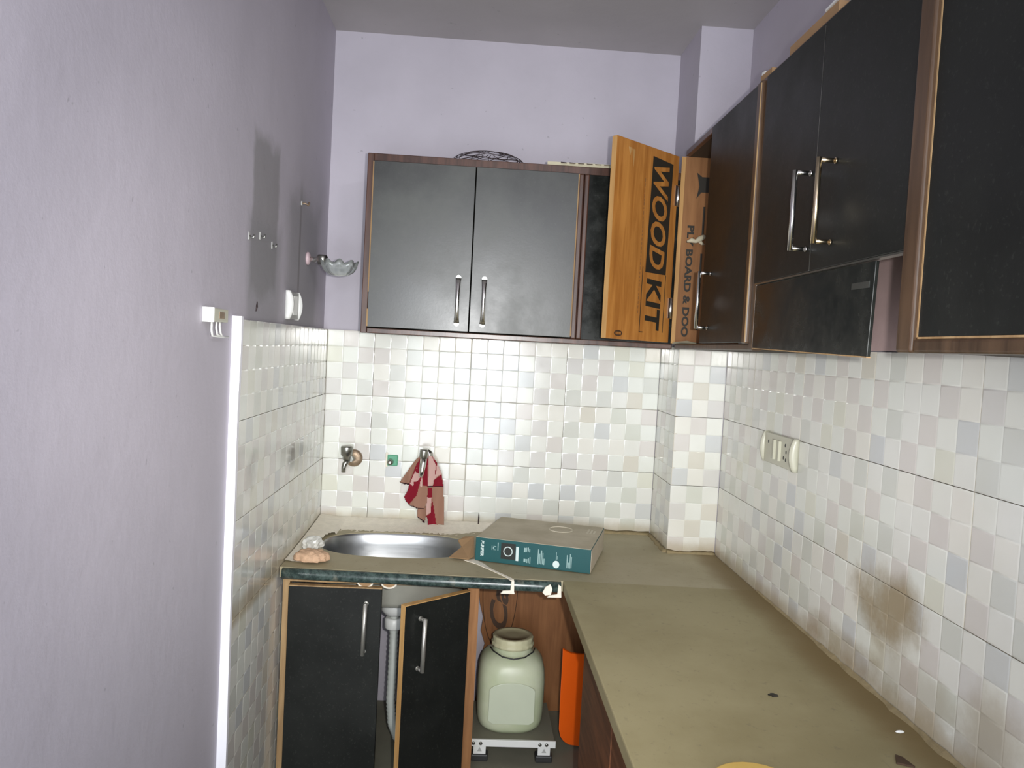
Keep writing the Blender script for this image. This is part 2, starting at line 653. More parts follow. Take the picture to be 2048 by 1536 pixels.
# pillar
for zb, hh in ROWS3:
    tile_at(wp, (1.144, -.237, zb), (1, 0, 0), .156, hh, (0, -1, 0))
    tile_at(wp, (1.144, 0, zb), (0, -1, 0), .237, hh, (-1, 0, 0))
pb = B()
pb.box(1.1535, 1.30, -.2275, -.228, .80, ZT - .001)
pb.build('tile_bed', 'grout', wp)
# right wall
ys = [-.237, -.485, -.815, -1.145, -1.475, -1.805, -2.135]
for zb, hh in ROWS3:
    for y0, y1 in zip(ys, ys[1:]):
        tile_at(wr, (1.30, y0, zb), (0, -1, 0), y0 - y1, hh, (-1, 0, 0))
B().box(1.3095, XR, -2.2, -.2, .80, ZT - .001).build('tile_bed', 'grout', wr)

# ------------------------------------------------------------------ worktops
ZC = .85
SCX, SCY, SAX, SAY = .292, -.272, .232, .148     # sink centre and half sizes


def superell(cx, cy, ax, ay, z, n=56, e=2.55):
    out = []
    for k in range(n):
        t = 2 * PI * k / n
        c, s_ = math.cos(t), math.sin(t)
        out.append((cx + ax * math.copysign(abs(c) ** (2 / e), c), cy + ay * math.copysign(abs(s_) ** (2 / e), s_), z))
    return out


wt = thing('worktop', 'dusty stone worktop with rounded green edge holding the sink', 'worktop', (.57, -.3, .82))
outer = [(.0015, -.0015), (1.1425, -.0015), (1.1425, -.2385), (1.2985, -.2385), (1.2985, -.612), (.771, -.587), (.0015, -.553)]
bm = bmesh.new()
hole = [(p[0], p[1]) for p in superell(SCX, SCY, SAX, SAY, 0)]
for z_, flip in ((ZC, False), (ZC - .028, True)):
    eds = []
    for loop in (outer, hole):
        vs_ = [bm.verts.new((p[0], p[1], z_)) for p in loop]
        eds += [bm.edges.new((vs_[i], vs_[(i + 1) % len(vs_)])) for i in range(len(vs_))]
    bmesh.ops.triangle_fill(bm, edges=eds, use_beauty=True)
bm.verts.ensure_lookup_table()
no, nh = len(outer), len(hole)
off = no + nh
for st_, n_ in ((0, no), (no, nh)):
    for i in range(n_):
        a, b = st_ + i, st_ + (i + 1) % n_
        bm.faces.new((bm.verts[a], bm.verts[b], bm.verts[b + off], bm.verts[a + off]))
bmesh.ops.recalc_face_normals(bm, faces=bm.faces)
b_ = B()
b_.bm.free()
b_.bm = bm
b_.build('slab', 'counter_lit', wt)
# rounded nosing along the front
nb = B()
n_a, n_b = Vector((.010, -.553, 0)), Vector((.766, -.587, 0))
for i0, i1 in ((0, 1),):
    d = (n_b - n_a).normalized()
    outv = Vector((d.y, -d.x, 0))
    rings = []
    for f in [k / 14 for k in range(15)]:
        p = n_a.lerp(n_b, f)
        ring = []
        for a_, r_ in ((95, .5), (70, 1), (40, 1), (10, 1), (-20, 1), (-50, 1), (-80, 1), (-95, .5)):
            ca, sa = math.cos(math.radians(a_)), math.sin(math.radians(a_))
            q = p + outv * (.016 * max(ca, -.1) + .0012 + random.uniform(-.0006, .0006))
            ring.append((q.x, q.y, ZC - .0165 + .0155 * sa))
        rings.append(ring)
    nb.loft(rings)
nb.build('edge_nosing', 'granite_edge', wt)
# white cement seam crossing the slab and its drip over the edge
sm = B()
seam = [(.515, -.415), (.545, -.452), (.575, -.505), (.602, -.545), (.626, -.582), (.632, -.598)]
top, bot = [], []
for i, p in enumerate(seam):
    wv = (.016, .010, .004, .004, .0045, .005)[i]
    top.append((p[0] + wv, p[1] + wv * .4, ZC - .001))
    bot.append((p[0] - wv, p[1] - wv * .4, ZC - .001))
sm.prism(top + bot[::-1], (0, 0, .0028))
sm.prism([(.630, -.6005, ZC + .0008), (.637, -.6008, ZC + .0008), (.638, -.6015, .822), (.640, -.601, .816), (.602, -.599, .815), (.608, -.600, .823), (.628, -.601, .825)], (0, -.006, 0))
sm.build('cement_seam', 'cement_white', wt)
ch = B()
ch.prism([(.722, -.604, .838), (.735, -.605, .846), (.741, -.606, .834), (.737, -.606, .818), (.722, -.605, .816), (.715, -.604, .823)], (0, -.004, 0))
ch.prism([(.757, -.606, .846), (.764, -.607, .842), (.766, -.607, .812), (.728, -.606, .811), (.733, -.606, .816), (.755, -.606, .820)], (0, -.003, 0))
ch.build('broken_edge', 'cement_white', wt)
# rough cream cement around the sink and along the wall
cb = B()
t = bmesh.new()
NX, NY = 88, 60
g = {}
for i in range(NX + 1):
    for j in range(NY + 1):
        x_ = .002 + .62 * i / NX
        y_ = -.0015 - .55 * j / NY
        dx, dy = (x_ - SCX) / (SAX + .002), (y_ - SCY) / (SAY + .002)
        se = (abs(dx) ** 2.55 + abs(dy) ** 2.55) ** (1 / 2.55)
        hgt = 0
        lim = .50 if x_ < .085 else .125
        if x_ > .46:
            lim = .125 - (x_ - .46) * .55
        near = max(0, 1 - (-y_) / lim) if -y_ < lim else 0
        hgt = near ** 1.8 * .020 + random.uniform(-.0007, .0007)
        if x_ < .06:
            hgt += (1 - x_ / .06) * .006
        g[i, j] = (t.verts.new((x_, y_, ZC + max(hgt, -.002) - .0004)), se, near)
for i in range(NX):
    for j in range(NY):
        q = [g[i, j], g[i + 1, j], g[i + 1, j + 1], g[i, j + 1]]
        if min(k[1] for k in q) > 1.0 and max(k[2] for k in q) > 0:
            f = t.faces.new([k[0] for k in q][::-1])
            f.smooth = True
bmesh.ops.delete(t, geom=[v for v in t.verts if not v.link_faces], context='VERTS')
cb._add(t)
cb.build('cement_bed', 'cement_white', wt)
# dirt fillet at the right end of this slab and the pillar foot
fb = B()
for a_, b__ in (((1.142, -.003), (1.142, -.238)), ((1.142, -.239), (1.299, -.239)), ((.60, -.003), (1.14, -.003))):
    n_ = 14
    rings = []
    d = Vector((b__[0] - a_[0], b__[1] - a_[1], 0)).normalized()
    inn = Vector((d.y, -d.x, 0))
    if inn.dot(Vector((.6, -.5, 0)) - Vector((a_[0], a_[1], 0))) < 0:
        inn = -inn
    for k in range(n_ + 1):
        p = Vector((a_[0], a_[1], 0)).lerp(Vector((b__[0], b__[1], 0)), k / n_)
        s_ = random.uniform(.006, .013)
        rings.append([(p.x, p.y, ZC - .001), (p.x, p.y, ZC + s_), (p.x + inn.x * s_ * .6, p.y + inn.y * s_ * .6, ZC + s_ * .45), (p.x + inn.x * s_ * 1.4, p.y + inn.y * s_ * 1.4, ZC - .001)])
    fb.loft(rings)
fb.build('mortar_fillet', simple('dirty_mortar', (.30, .235, .125), .9, 0, .4, 50, .5), wt)

wt2 = thing('worktop', 'long dusty stone worktop running along the right wall', 'worktop', (1.03, -1.8, .82))
B().prism([(.771, -.5895, ZC - .027), (1.2985, -.6145, ZC - .027), (1.2985, -3.3, ZC - .027), (.771, -3.3, ZC - .027)], (0, 0, .030)).build('slab', 'counter', wt2, bevel=.003)
gb = B()
rings = []
for k in range(60):
    y_ = -.62 - k * .03
    s_ = random.uniform(.003, .007) if y_ < -1.0 else random.uniform(.002, .004)
    q = random.uniform(.002, .008) if y_ < -1.0 else .003
    rings.append([(1.2985, y_, ZC + .0022), (1.2985, y_, ZC + .003 + s_), (1.2985 - s_ * .9, y_, ZC + .003 + q * .45), (1.2985 - s_ - q * 1.2, y_, ZC + .0022)])
gb.loft(rings, smooth=False).build('mortar_fillet', bpy.data.materials['dirty_mortar'], wt2)

# ------------------------------------------------------------------ sink
sk = thing('kitchen_sink', 'oval stainless steel sink basin set in the dusty worktop', 'sink', (SCX, SCY, .69))
sb = B()
rings = [superell(SCX, SCY, SAX - .0012, SAY - .0012, ZC - .003), superell(SCX, SCY, SAX - .003, SAY - .003, ZC - .006), superell(SCX, SCY, SAX - .005, SAY - .005, ZC - .010)]
for f in (.2, .4, .6, .8, .92):
    rings.append(superell(SCX, SCY, SAX - .007 - .030 * f ** 2, SAY - .007 - .028 * f ** 2, ZC - .010 - .145 * f))
for sc_, dz in ((.78, .150), (.5, .158), (.22, .161), (.1, .163)):
    rings.append(superell(SCX, SCY, SAX * sc_, SAY * sc_, ZC - .005 - dz, e=2.5))
sb.loft(rings, cap0=False, cap1=True)
so = sb.build('basin', 'steel', sk)
sh = B()
sh.loft([superell(SCX, SCY, SAX - .002, SAY - .002, ZC - .029)] + [superell(SCX, SCY, SAX - .004 - .030 * f ** 2, SAY - .004 - .028 * f ** 2, ZC - .012 - .146 * f) for f in (.2, .4, .6, .8, .92)] + [superell(SCX, SCY, SAX * q_, SAY * q_, ZC - .008 - dz_, e=2.5) for q_, dz_ in ((.78, .152), (.5, .160), (.22, .163))], cap0=False)
sh.build('basin_shell', 'sink_shell', sk)
B().lathe([(.030, 0), (.030, -.006), (.042, -.012), (.042, -.040), (.030, -.055), (.020, -.06)], (SCX, SCY, ZC - .162)).build('drain_cup', 'white_plastic', sk)
hp = [(SCX, SCY, .64), (SCX + .002, SCY - .01, .56), (SCX + .004, SCY - .03, .47), (SCX + .004, SCY - .045, .38), (SCX + .012, SCY - .05, .31), (SCX + .03, SCY - .04, .26), (SCX + .05, SCY - .02, .232)]
fine = []
for a_, b__ in zip(hp, hp[1:]):
    for k in range(12):
        fine.append(Vector(a_).lerp(Vector(b__), k / 12))
fine.append(Vector(hp[-1]))
B().tube(fine, [.0135 + (.0014 if (k % 2) else -.0008) for k in range(len(fine))], 12).build('waste_pipe', 'pvc', sk)
B().lathe([(.027, 0), (.029, .004), (.029, .03), (.024, .034)], (SCX, SCY, .588)).build('pipe_nut', 'white_plastic', sk)

# ------------------------------------------------------------------ handles
def bar_handle(parent, p0, p1, out, mat='chrome', r=.0048, reach=.03, name='handle'):
    """D-bar pull: bar p0-p1 standing `reach` off the door along `out`"""
    p0, p1, out = Vector(p0), Vector(p1), Vector(out).normalized()
    b = B()
    d = (p1 - p0).normalized()
    a0, a1 = p0 + out * reach, p1 + out * reach
    b.tube([a0 - d * .004, a1 + d * .004], r, 12)
    for q in (p0, p1):
        b.tube([q + out * .0008, q + out * (reach + r * .4)], r * .85, 12)
        b.tube([q + out * .0008, q + out * .003], r * 1.05, 12)
    return b.build(name, mat, parent)


def bow_handle(parent, p0, p1, out, mat='chrome', name='handle'):
    p0, p1, out = Vector(p0), Vector(p1), Vector(out).normalized()
    d = (p1 - p0)
    side = d.cross(out).normalized()
    b = B()
    rings = []
    n = 14
    for k in range(n + 1):
        f = k / n
        h = .006 + .022 * math.sin(PI * min(1, max(0, f))) ** .55
        wv = .0055 + .003 * abs(2 * f - 1) ** 3
        c = p0 + d * f + out * h
        rings.append([tuple(c + side * (wv * math.cos(a)) + out * (.0032 * math.sin(a))) for a in [2 * PI * q / 10 for q in range(10)]])
    b.loft(rings)
    for q in (p0, p1):
        b.tube([q + out * .0006, q + out * .0085], .0075, 12)
    return b.build(name, mat, parent)


# ------------------------------------------------------------------ wall cabinet on the end wall
YF = -.315
uc = thing('wall_cabinet', 'short wall cabinet on end wall with two scuffed grey-black doors', 'cabinet', (.62, -.15, 1.5))
cs = B()
cs.box(.157, .172, YF + .012, -.001, 1.500, 2.03)
cs.box(.172, 1.100, YF + .012, -.001, 2.012, 2.03)
cs.box(.172, 1.100, YF + .012, -.001, 1.500, 1.514)
cs.box(.172, 1.082, -.008, -.001, 1.514, 2.012)
cs.box(.789, .803, YF + .012, -.008, 1.514, 2.012)
cs.build('carcass', 'inside', uc)
B().box(.155, .1735, YF, YF + .014, 1.498, 2.031, .002).build('stile', 'frame', uc)
B().box(.1735, 1.100, YF, YF + .014, 2.008, 2.031, .002).build('top_rail', 'frame', uc)
B().box(.1735, 1.100, YF, YF + .014, 1.498, 1.5135, .002).build('bottom_rail', 'frame', uc)
for xa, xb in ((.786, .8025), (.8035, .8185)):
    B().box(xa, xb, YF - .006, YF + .012, 1.5135, 2.008, .004, 3).build('post', 'frame', uc)
B().box(.819, 1.100, YF + .002, YF + .012, 1.514, 2.008).build('filler_panel', 'gloss_black', uc)
for xa, xb, hx in ((.1755, .4765, .441), (.4790, .7845, .518)):
    d_ = B().box(xa, xb, YF - .017, YF - .0005, 1.5165, 2.006, .0012).build('door', 'lam_dusty', uc)
    e_ = B()
    xe = xa if xa < .3 else xb
    e_.box(xe - .0016, xe + .0016, YF - .0178, YF - .002, 1.62 if xa < .3 else 1.52, 2.004)
    if xa < .3:
        e_.box(xe - .0020, xe + .0024, YF - .0180, YF - .002, 1.518, 1.57)
    e_.build('edge_lipping', 'frame_edge', d_)
    bow_handle(d_, (hx, YF - .017, 1.540), (hx, YF - .017, 1.676), (0, -1, 0))

# ------------------------------------------------------------------ right wall cabinet run
XF = 1.102


def unit_shell(t, y0, y1, z0, z1, end0=True):
    """carcass of a right-hand unit: y0 far, y1 near"""
    c = B()
    c.box(XF + .012, 1.3, y1, y0, z1 - .016, z1)
    c.box(XF + .012, 1.3, y1, y0, z0, z0 + .014)
    c.box(XF + .012, 1.3, y1, y1 + .014, z0 + .014, z1 - .016)
    if end0:
        c.box(XF + .012, 1.3, y0 - .014, y0, z0 + .014, z1 - .016)
    c.build('carcass', 'inside', t)


# unit A: open door with print, and a closed black door
ua = thing('wall_cabinet', 'corner wall cabinet with one door swung open showing raw printed plywood', 'cabinet', (1.19, -.67, 1.5))
unit_shell(ua, -.320, -1.000, 1.500, 2.092, end0=False)
B().box(XF, XF + .014, -1.0, -.335, 2.076, 2.093, .002).build('top_rail', 'frame', ua)
B().box(XF, XF + .014, -1.0, -.335, 1.4985, 1.513, .002).build('bottom_rail', 'frame_worn', ua)
B().box(XF - .019, XF + .014, -1.0, -.974, 1.513, 2.076, .003).build('post', 'frame_worn', ua)
B().box(XF - .0200, XF - .0185, -.9995, -.9955, 1.515, 2.07).build('edge_lipping', 'frame_edge', ua)
ep = B().box(XF + .001, 1.2985, -.334, -.320, 1.5145, 2.0755).build('end_panel', 'ply_dull', ua)
YP = -.3345
lettering('print', 'PLY BOARD & DOO', .027, 'ink', ep, (1.121, YP, 1.872), (0, 0, -1), (1, 0, 0), bold=.0011, fit=.335)
ar = B()
ar.prism([(1.139, YP - .0006, 2.03), (1.155, YP - .0006, 2.018), (1.29, YP - .0006, 2.018), (1.29, YP - .0006, 1.975), (1.155, YP - .0006, 1.972), (1.141, YP - .0006, 1.953), (1.148, YP - .0006, 1.99)], (0, .0005, 0))
ar.box(1.164, 1.170, YP - .0006, YP, 1.845, 1.93)
ar.box(1.164, 1.170, YP - .0006, YP, 1.56, 1.79)
ar.build('print_block', 'ink', ep)
B().box(1.0900, 1.1020, -.3375, -.3345, 1.516, 2.074).build('edge_lipping', 'pine_edge', ep)
rg = B()
rg.tube([(1.118, YP - .012, 1.822), (1.130, YP - .016, 1.826), (1.142, YP - .017, 1.823), (1.152, YP - .018, 1.829), (1.166, YP - .016, 1.838), (1.172, YP - .012, 1.842)], [.003, .0075, .006, .009, .0075, .003], 9)
rg.tube([(1.150, YP - .016, 1.828), (1.163, YP - .014, 1.818), (1.170, YP - .012, 1.816)], [.006, .005, .002], 8)
rg.build('knotted_rag', 'paper', ep)
# black closed door
d1 = B().box(XF - .017, XF - .0005, -.9725, -.648, 1.515, 2.074, .0012).build('door', 'lam', ua)
bar_handle(d1, (XF - .017, -.716, 1.553), (XF - .017, -.716, 1.690), (-1, 0, 0))
# the open door
H = Vector((1.083, -.338, 0))
FZ = Vector((.862, -.523, 0))
D = (FZ - H).normalized()
NN = Vector((-D.y, D.x, 0))
if NN.dot(Vector(C_) - H) < 0:
    NN = -NN


def dp(s_, z_, n_=0.0):
    q = H + D * s_ + NN * n_
    return (q.x, q.y, z_)


L0, L1, DZ0, DZ1 = .002, .292, 1.517, 2.073
od = B().prism([dp(L0, DZ0, 0), dp(L1, DZ0, 0), dp(L1, DZ1, 0), dp(L0, DZ1, 0)], NN * -.016).build('door', 'ply', ua, bevel=.0012)
od['label'] = 'open door, raw printed plywood inside'
B().prism([dp(L0 + .001, DZ0 + .001, -.0162), dp(L1 - .001, DZ0 + .001, -.0162), dp(L1 - .001, DZ1 - .001, -.0162), dp(L0 + .001, DZ1 - .001, -.0162)], NN * -.0012).build('door_laminate', 'lam', od)
B().prism([dp(L1, DZ0 + .001, .0002), dp(L1 + .0008, DZ0 + .001, .0002), dp(L1 + .0008, DZ1 - .001, .0002), dp(L1, DZ1 - .001, .0002)], NN * -.0165).build('edge_lipping', 'pine_edge', od)
pb = B()
pb.prism([dp(.128, 2.049, .0003), dp(.031, 2.043, .0003), dp(.036, 1.716, .0003), dp(.134, 1.716, .0003)], NN * .0004)
for s0, s1, z0, z1 in ((.034, .0365, 1.545, 1.716), (.145, .1475, 1.542, 1.73), (.130, .1475, 1.541, 1.5435)):
    pb.prism([dp(s0, z0, .0003), dp(s1, z0, .0003), dp(s1, z1, .0003), dp(s0, z1, .0003)], NN * .0004)
pb.build('print_block', 'ink', od)
up_ = -D      # letter tops towards the hinge
lettering('lettering', 'WOOD', .098, 'ply', od, dp(.118, 2.031, .0009), (0, 0, -1), up_, bold=.0022, shear=.22, fit=.302, depth=.0003)
lettering('lettering', 'KIT', .094, 'ink', od, dp(.121, 1.699, .0006), (0, 0, -1), up_, bold=.0026, shear=.06, fit=.150, depth=.0003)
fp = B()
z_ = 1.98
while z_ > 1.60:
    ln = random.uniform(.004, .011)
    fp.prism([dp(.157, z_, .0003), dp(.160, z_, .0003), dp(.160, z_ - ln, .0003), dp(.157, z_ - ln, .0003)], NN * .0003)
    z_ -= ln + random.uniform(.002, .006)
fp.build('fine_print', 'ply_dull', od)
ov = B()
ro, ri = [], []
for k in range(24):
    a_ = 2 * PI * k / 24
    ro.append(dp(.240 + .018 * math.cos(a_), 1.5335 + .0085 * math.sin(a_), .0003))
ov.prism(ro, NN * .0004)
ov.build('stamp', 'ink_brown', od)
ov = B()
for k in range(5):
    s0 = .229 + k * .0048
    ov.prism([dp(s0, 1.530, .0009), dp(s0 + .0032, 1.530, .0009), dp(s0 + .0032, 1.537, .0009), dp(s0, 1.537, .0009)], NN * .0003)
ov.build('stamp_letters', 'ply', od)
for zh in (1.62, 1.955):
    hb = B()
    hb.prism([dp(.004, zh - .03, .0004), dp(.016, zh - .03, .0004), dp(.016, zh + .03, .0004), dp(.004, zh + .03, .0004)], NN * .003)
    hb.tube([dp(.003, zh - .032, .004), dp(.003, zh + .032, .004)], .0035, 8)
    hb.build('hinge', 'chrome', od)
sw = B()
for (s0, s1, z0, z1) in ((.232, .238, 2.03, 2.052), (.216, .223, 2.0, 2.05)):
    sw.prism([dp(s0, z0, .0003), dp(s1, z1 - .01, .0003), dp(s1 + .003, z1, .0003), dp(s0 - .004, z1, .0003)], NN * .0004)
sw.build('scuff', 'pine_edge', od)
pp = B()
pp.prism([(1.092, -.345, 1.5145), (1.172, -.345, 1.5145), (1.170, -.352, 1.5165), (1.13, -.36, 1.522), (1.094, -.355, 1.5165)], (0, -.012, .003))
tag(pp.build('paper_strip', 'paper'), 'crumpled pale paper strip at foot of open corner cabinet', 'paper')

# unit B: short double doors over a hanging black board
ub = thing('wall_cabinet', 'middle wall cabinet with two short black doors and paired bar handles', 'cabinet', (1.19, -1.31, 1.6))
unit_shell(ub, -1.001, -1.612, 1.705, 2.092)
B().box(1.2905, 1.2995, -1.60, -1.03, 1.5085, 1.704).build('gap_tint_panel', simple('warm_lit_pink', (.50, .36, .35), .7), ub)  # added panel; warm light inside the gap is put into its pink colour
B().box(XF, XF + .014, -1.612, -1.001, 2.076, 2.093, .002).build('top_rail', 'frame', ub)
B().box(XF - .012, XF + .012, -1.024, -1.001, 1.498, 2.076, .003).build('post', 'frame_worn', ub)
for y0, y1, hy in ((-1.0245, -1.296, -1.280), (-1.298, -1.602, -1.376)):
    d_ = B().box(XF - .017, XF - .0005, y1, y0, 1.640, 2.074, .0012).build('door', 'lam', ub)
    bar_handle(d_, (XF - .017, hy, 1.681), (XF - .017, hy, 1.816), (-1, 0, 0), 'chrome' if hy > -1.3 else 'brass')
el = B().box(XF - .0172, XF - .001, -1.2972, -1.2962, 1.642, 2.07).build('edge_lipping', 'chrome_dull', ub)
B().box(XF - .0165, XF - .0025, -1.602, -1.0305, 1.6365, 1.6395).build('bottom_lipping', 'chrome_dull', ub)

fbp = thing('hanging_board', 'glossy black board hanging in gap under short double doors', 'board', (1.093, -1.27, 1.49))
B().prism([(XF - .012, -1.026, 1.503), (XF - .012, -1.512, 1.491), (XF - .012, -1.519, 1.6355), (XF - .012, -1.026, 1.6355)], (.006, 0, 0)).build('panel', 'gloss_black', fbp, bevel=.001)
B().prism([(XF - .0123, -1.026, 1.5015), (XF - .0123, -1.512, 1.4895), (XF - .0123, -1.512, 1.4915), (XF - .0123, -1.026, 1.5035)], (.0066, 0, 0)).build('bottom_edge', 'frame_edge', fbp)
B().box(XF - .0128, XF - .012, -1.505, -1.45, 1.596, 1.606).build('scuff', 'lam_dusty', fbp)

# unit C: near cabinet, single wide black door in brown frame
uu = thing('wall_cabinet', 'nearest black wall cabinet door framed in worn brown wood', 'cabinet', (1.19, -2.0, 1.5))
unit_shell(uu, -1.613, -2.46, 1.500, 2.092)
B().box(XF - .020, XF + .012, -1.640, -1.6035, 1.498, 2.092, .004, 3).build('post', 'frame_worn', uu)
B().box(XF - .016, XF + .012, -2.46, -1.640, 1.498, 1.5165, .004, 3).build('bottom_rail', 'frame_worn', uu)
B().box(XF - .006, XF + .012, -2.46, -1.640, 2.076, 2.093, .003).build('top_rail', 'frame', uu)
dd = B().box(XF - .012, XF + .002, -2.44, -1.643, 1.5195, 2.074, .0012).build('door', 'lam', uu)
eb = B()
eb.box(XF - .0125, XF - .0095, -1.6435, -1.6405, 1.519, 2.07)
eb.box(XF - .0125, XF - .0095, -2.44, -1.6435, 1.5168, 1.5195)
eb.build('edge_lipping', 'frame_edge', dd)

# ------------------------------------------------------------------ things lying on top of the wall cabinets
bk = thing('wire_basket', 'dark wire mesh cover lying on top of end wall cabinet', 'basket', (.513, -.19, 2.031))
RX, RY, HB = .122, .085, .050
def dome(u, a):
    r_ = math.cos(u * PI / 2) ** .7 if u < 1 else 0
    return (.513 + RX * r_ * math.cos(a), -.19 + RY * r_ * math.sin(a), 2.0325 + HB * math.sin(u * PI / 2))
rb_ = B()
for u_ in (0, .22, .45, .7):
    pts = [dome(u_ + .05 * math.sin(6 * a_) * (u_ > 0), a_) for a_ in [2 * PI * k / 40 for k in range(41)]]
    rb_.tube(pts, .0011, 5, False)
rb_.build('ring_wires', 'wire_black', bk)
rb_ = B()
for k in range(14):
    a_ = 2 * PI * k / 14
    rb_.tube([dome(u_, a_ + .25 * math.sin(u_ * 7 + k)) for u_ in [q / 10 for q in range(10)]], .0010, 5, False)
rb_.build('rib_wires', 'wire_black', bk)

def sheet(name, label, cat, pts, th, mat, group=None):
    b = B()
    b.prism(pts, (0, 0, th))
    return tag(b.build(name, mat), label, cat, group)
sheet('newspaper', 'folded old newspaper on end wall cabinet behind open door', 'newspaper', [(.69, -.30, 2.0315), (.93, -.31, 2.0315), (1.05, -.16, 2.0315), (.80, -.08, 2.0315)], .012, 'paper')
np_ = B()
for k in range(9):
    xa = .73 + k * .026
    np_.prism([(xa, -.316 - .001 * k, 2.037), (xa + .017, -.317 - .001 * k, 2.037), (xa + .016, -.30, 2.043), (xa, -.30, 2.0435)], (0, 0, .0012))
tag(np_.build('torn_paper', 'ink_brown'), 'dark torn paper scraps on front of newspaper above cabinet', 'paper')
# scraps on the right run
sheet('cardboard_sheet', 'brown cardboard sheet sticking up over middle wall cabinet', 'cardboard', [(1.106, -1.085, 2.0935), (1.14, -1.06, 2.0935), (1.26, -1.30, 2.0935), (1.104, -1.30, 2.0935)], .020, 'cardboard')
sheet('cardboard_sheet', 'small folded cardboard on top of corner wall cabinet', 'cardboard', [(1.106, -.925, 2.0935), (1.14, -.90, 2.0935), (1.22, -.98, 2.0935), (1.108, -.985, 2.0935)], .016, 'cardboard')
sheet('paper_scrap', 'white paper scrap on cardboard above middle wall cabinet', 'paper', [(1.102, -1.25, 2.1138), (1.14, -1.24, 2.1138), (1.16, -1.31, 2.1138), (1.100, -1.31, 2.1138)], .004, 'white_plastic')
sheet('paper_scrap', 'tiny white paper scrap at end of small cardboard piece', 'paper', [(1.106, -.930, 2.1097), (1.122, -.922, 2.1097), (1.124, -.935, 2.1097), (1.107, -.944, 2.1097)], .006, 'white_plastic')

# ------------------------------------------------------------------ sink base cabinet
sc = thing('base_cabinet', 'black two-door cabinet under the sink, one door ajar', 'cabinet', (.28, -.3, .22))
ZF = .22
YS = -.535
fr = B()
fr.box(.008, .026, YS, YS + .025, ZF, .812)
fr.build('stile', 'frame_edge', sc)
B().box(.008, .548, YS - .001, YS + .02, .806, .8205).build('top_rail', 'frame_edge', sc)
pt = B()
pt.box(.514, .5465, YS - .002, -.04, ZF, .806)
pt.build('partition', 'ply_dull', sc)
B().box(.512, .5145, YS - .004, YS - .001, ZF + .002, .80).build('partition_lipping', 'pine_edge', sc)
d_ = B().box(.0275, .2795, YS - .019, YS - .001, .235, .7985, .0012).build('door', 'lam', sc)
B().box(.027, .28, YS - .0195, YS - .001, .7985, .8015).build('edge_lipping', 'frame_edge', d_)
bar_handle(d_, (.237, YS - .019, .625), (.239, YS - .019, .758), (0, -1, 0), mat='satin', r=.0060, reach=.022)
# ajar door, hinged on the partition
H2 = Vector((.511, YS - .003, 0))
F2 = Vector((.3475, -.678, 0))
D2 = (F2 - H2).normalized()
N2 = Vector((-D2.y, D2.x, 0))
if N2.y > 0:
    N2 = -N2
W2 = .2185
def d2(s_, z_, n_=0.0):
    q = H2 + D2 * s_ + N2 * n_
    return (q.x, q.y, z_)
ad = B().prism([d2(.001, .235), d2(W2, .235), d2(W2, .800), d2(.001, .800)], N2 * .017).build('door', 'lam', sc, bevel=.001)
ad['label'] = 'door standing ajar'
e_ = B()
e_.prism([d2(W2, .235, -.0004), d2(W2 + .0012, .235, -.0004), d2(W2 + .0012, .8005, -.0004), d2(W2, .8005, -.0004)], N2 * .0178)
e_.prism([d2(.001, .800, -.0004), d2(W2 + .001, .800, -.0004), d2(W2 + .001, .8022, -.0004), d2(.001, .8022, -.0004)], N2 * .0178)
e_.build('edge_lipping', 'pine_edge', ad)
bar_handle(ad, d2(.172, .628, .017), d2(.170, .760, .017), N2, mat='satin', r=.0060, reach=.022)
# little clips under the nosing
for xc in (.232, .297):
    hd_ = [(xc + .020 * math.cos(a_), YS - .004, .8125 - .014 * math.sin(a_)) for a_ in [PI * k / 10 for k in range(11)]]
    cp = B().prism(hd_, (0, -.004, 0)).build('clip', 'cardboard', sc)
    B().tube([(p[0], p[1] - .003, p[2]) for p in hd_], .0028, 6).build('clip_rim', 'cement_white', cp)

# plinth slab the base units and the stand are on
struct(B().box(.001, 1.317, -3.3, .017, 0.0005, ZF - .0005).build('trim_1', 'plinth'), 'raised grey stone plinth inside the base cabinets', 'plinth')
# raw back board with ragged left edge
bp_ = B()
rag = []
zr = ZF + .001
lef = [.558, .566, .574, .571, .575, .586, .570, .576, .563, .556, .550, .549, .549, .549]
for k, xl_ in enumerate(lef):
    rag.append((xl_, -.016, ZF + .001 + (.818 - ZF - .001) * k / (len(lef) - 1)))
bp_.prism([(1.298, -.016, ZF + .001)] + rag + [(1.298, -.016, .819)], (0, -.010, 0))
bo = tag(bp_.build('back_board', 'ply_back'), 'raw reddish plywood back board with oval print behind plastic jar', 'board')
ol = B()
seg_ = []
for k in range(41):
    a_ = PI - .84 + (PI + 1.68) * k / 40
    seg_.append((.630 + .060 * math.cos(a_), -.0262, .650 + .21 * math.sin(a_)))
ol.tube(seg_, .0014, 5)
ol.build('oval_print', 'ink_brown', bo)
lettering('lettering', 'Ca', .084, 'ink_brown', bo, (.657, -.0268, .503), (0, 0, 1), (-1, 0, 0), bold=.0022, shear=.30, fit=.150, depth=.0003)

# dark boards fronting the right base units
rbu = thing('base_cabinet', 'dark reddish board front under the right worktop edge', 'cabinet', (1.05, -2.0, .22))
B().box(.800, .816, -1.205, -.835, ZF + .001, .822).build('front_board', 'redwood', rbu)
B().box(.802, .818, -3.25, -1.2065, ZF + .001, .822).build('front_board', wood('brown_board', (.10, .034, .012), (.17, .065, .025), .6, stretch=(.3, .3, 3)), rbu)
B().box(.817, 1.298, -.851, -.836, ZF + .001, .822).build('end_board', 'ply_dull', rbu)

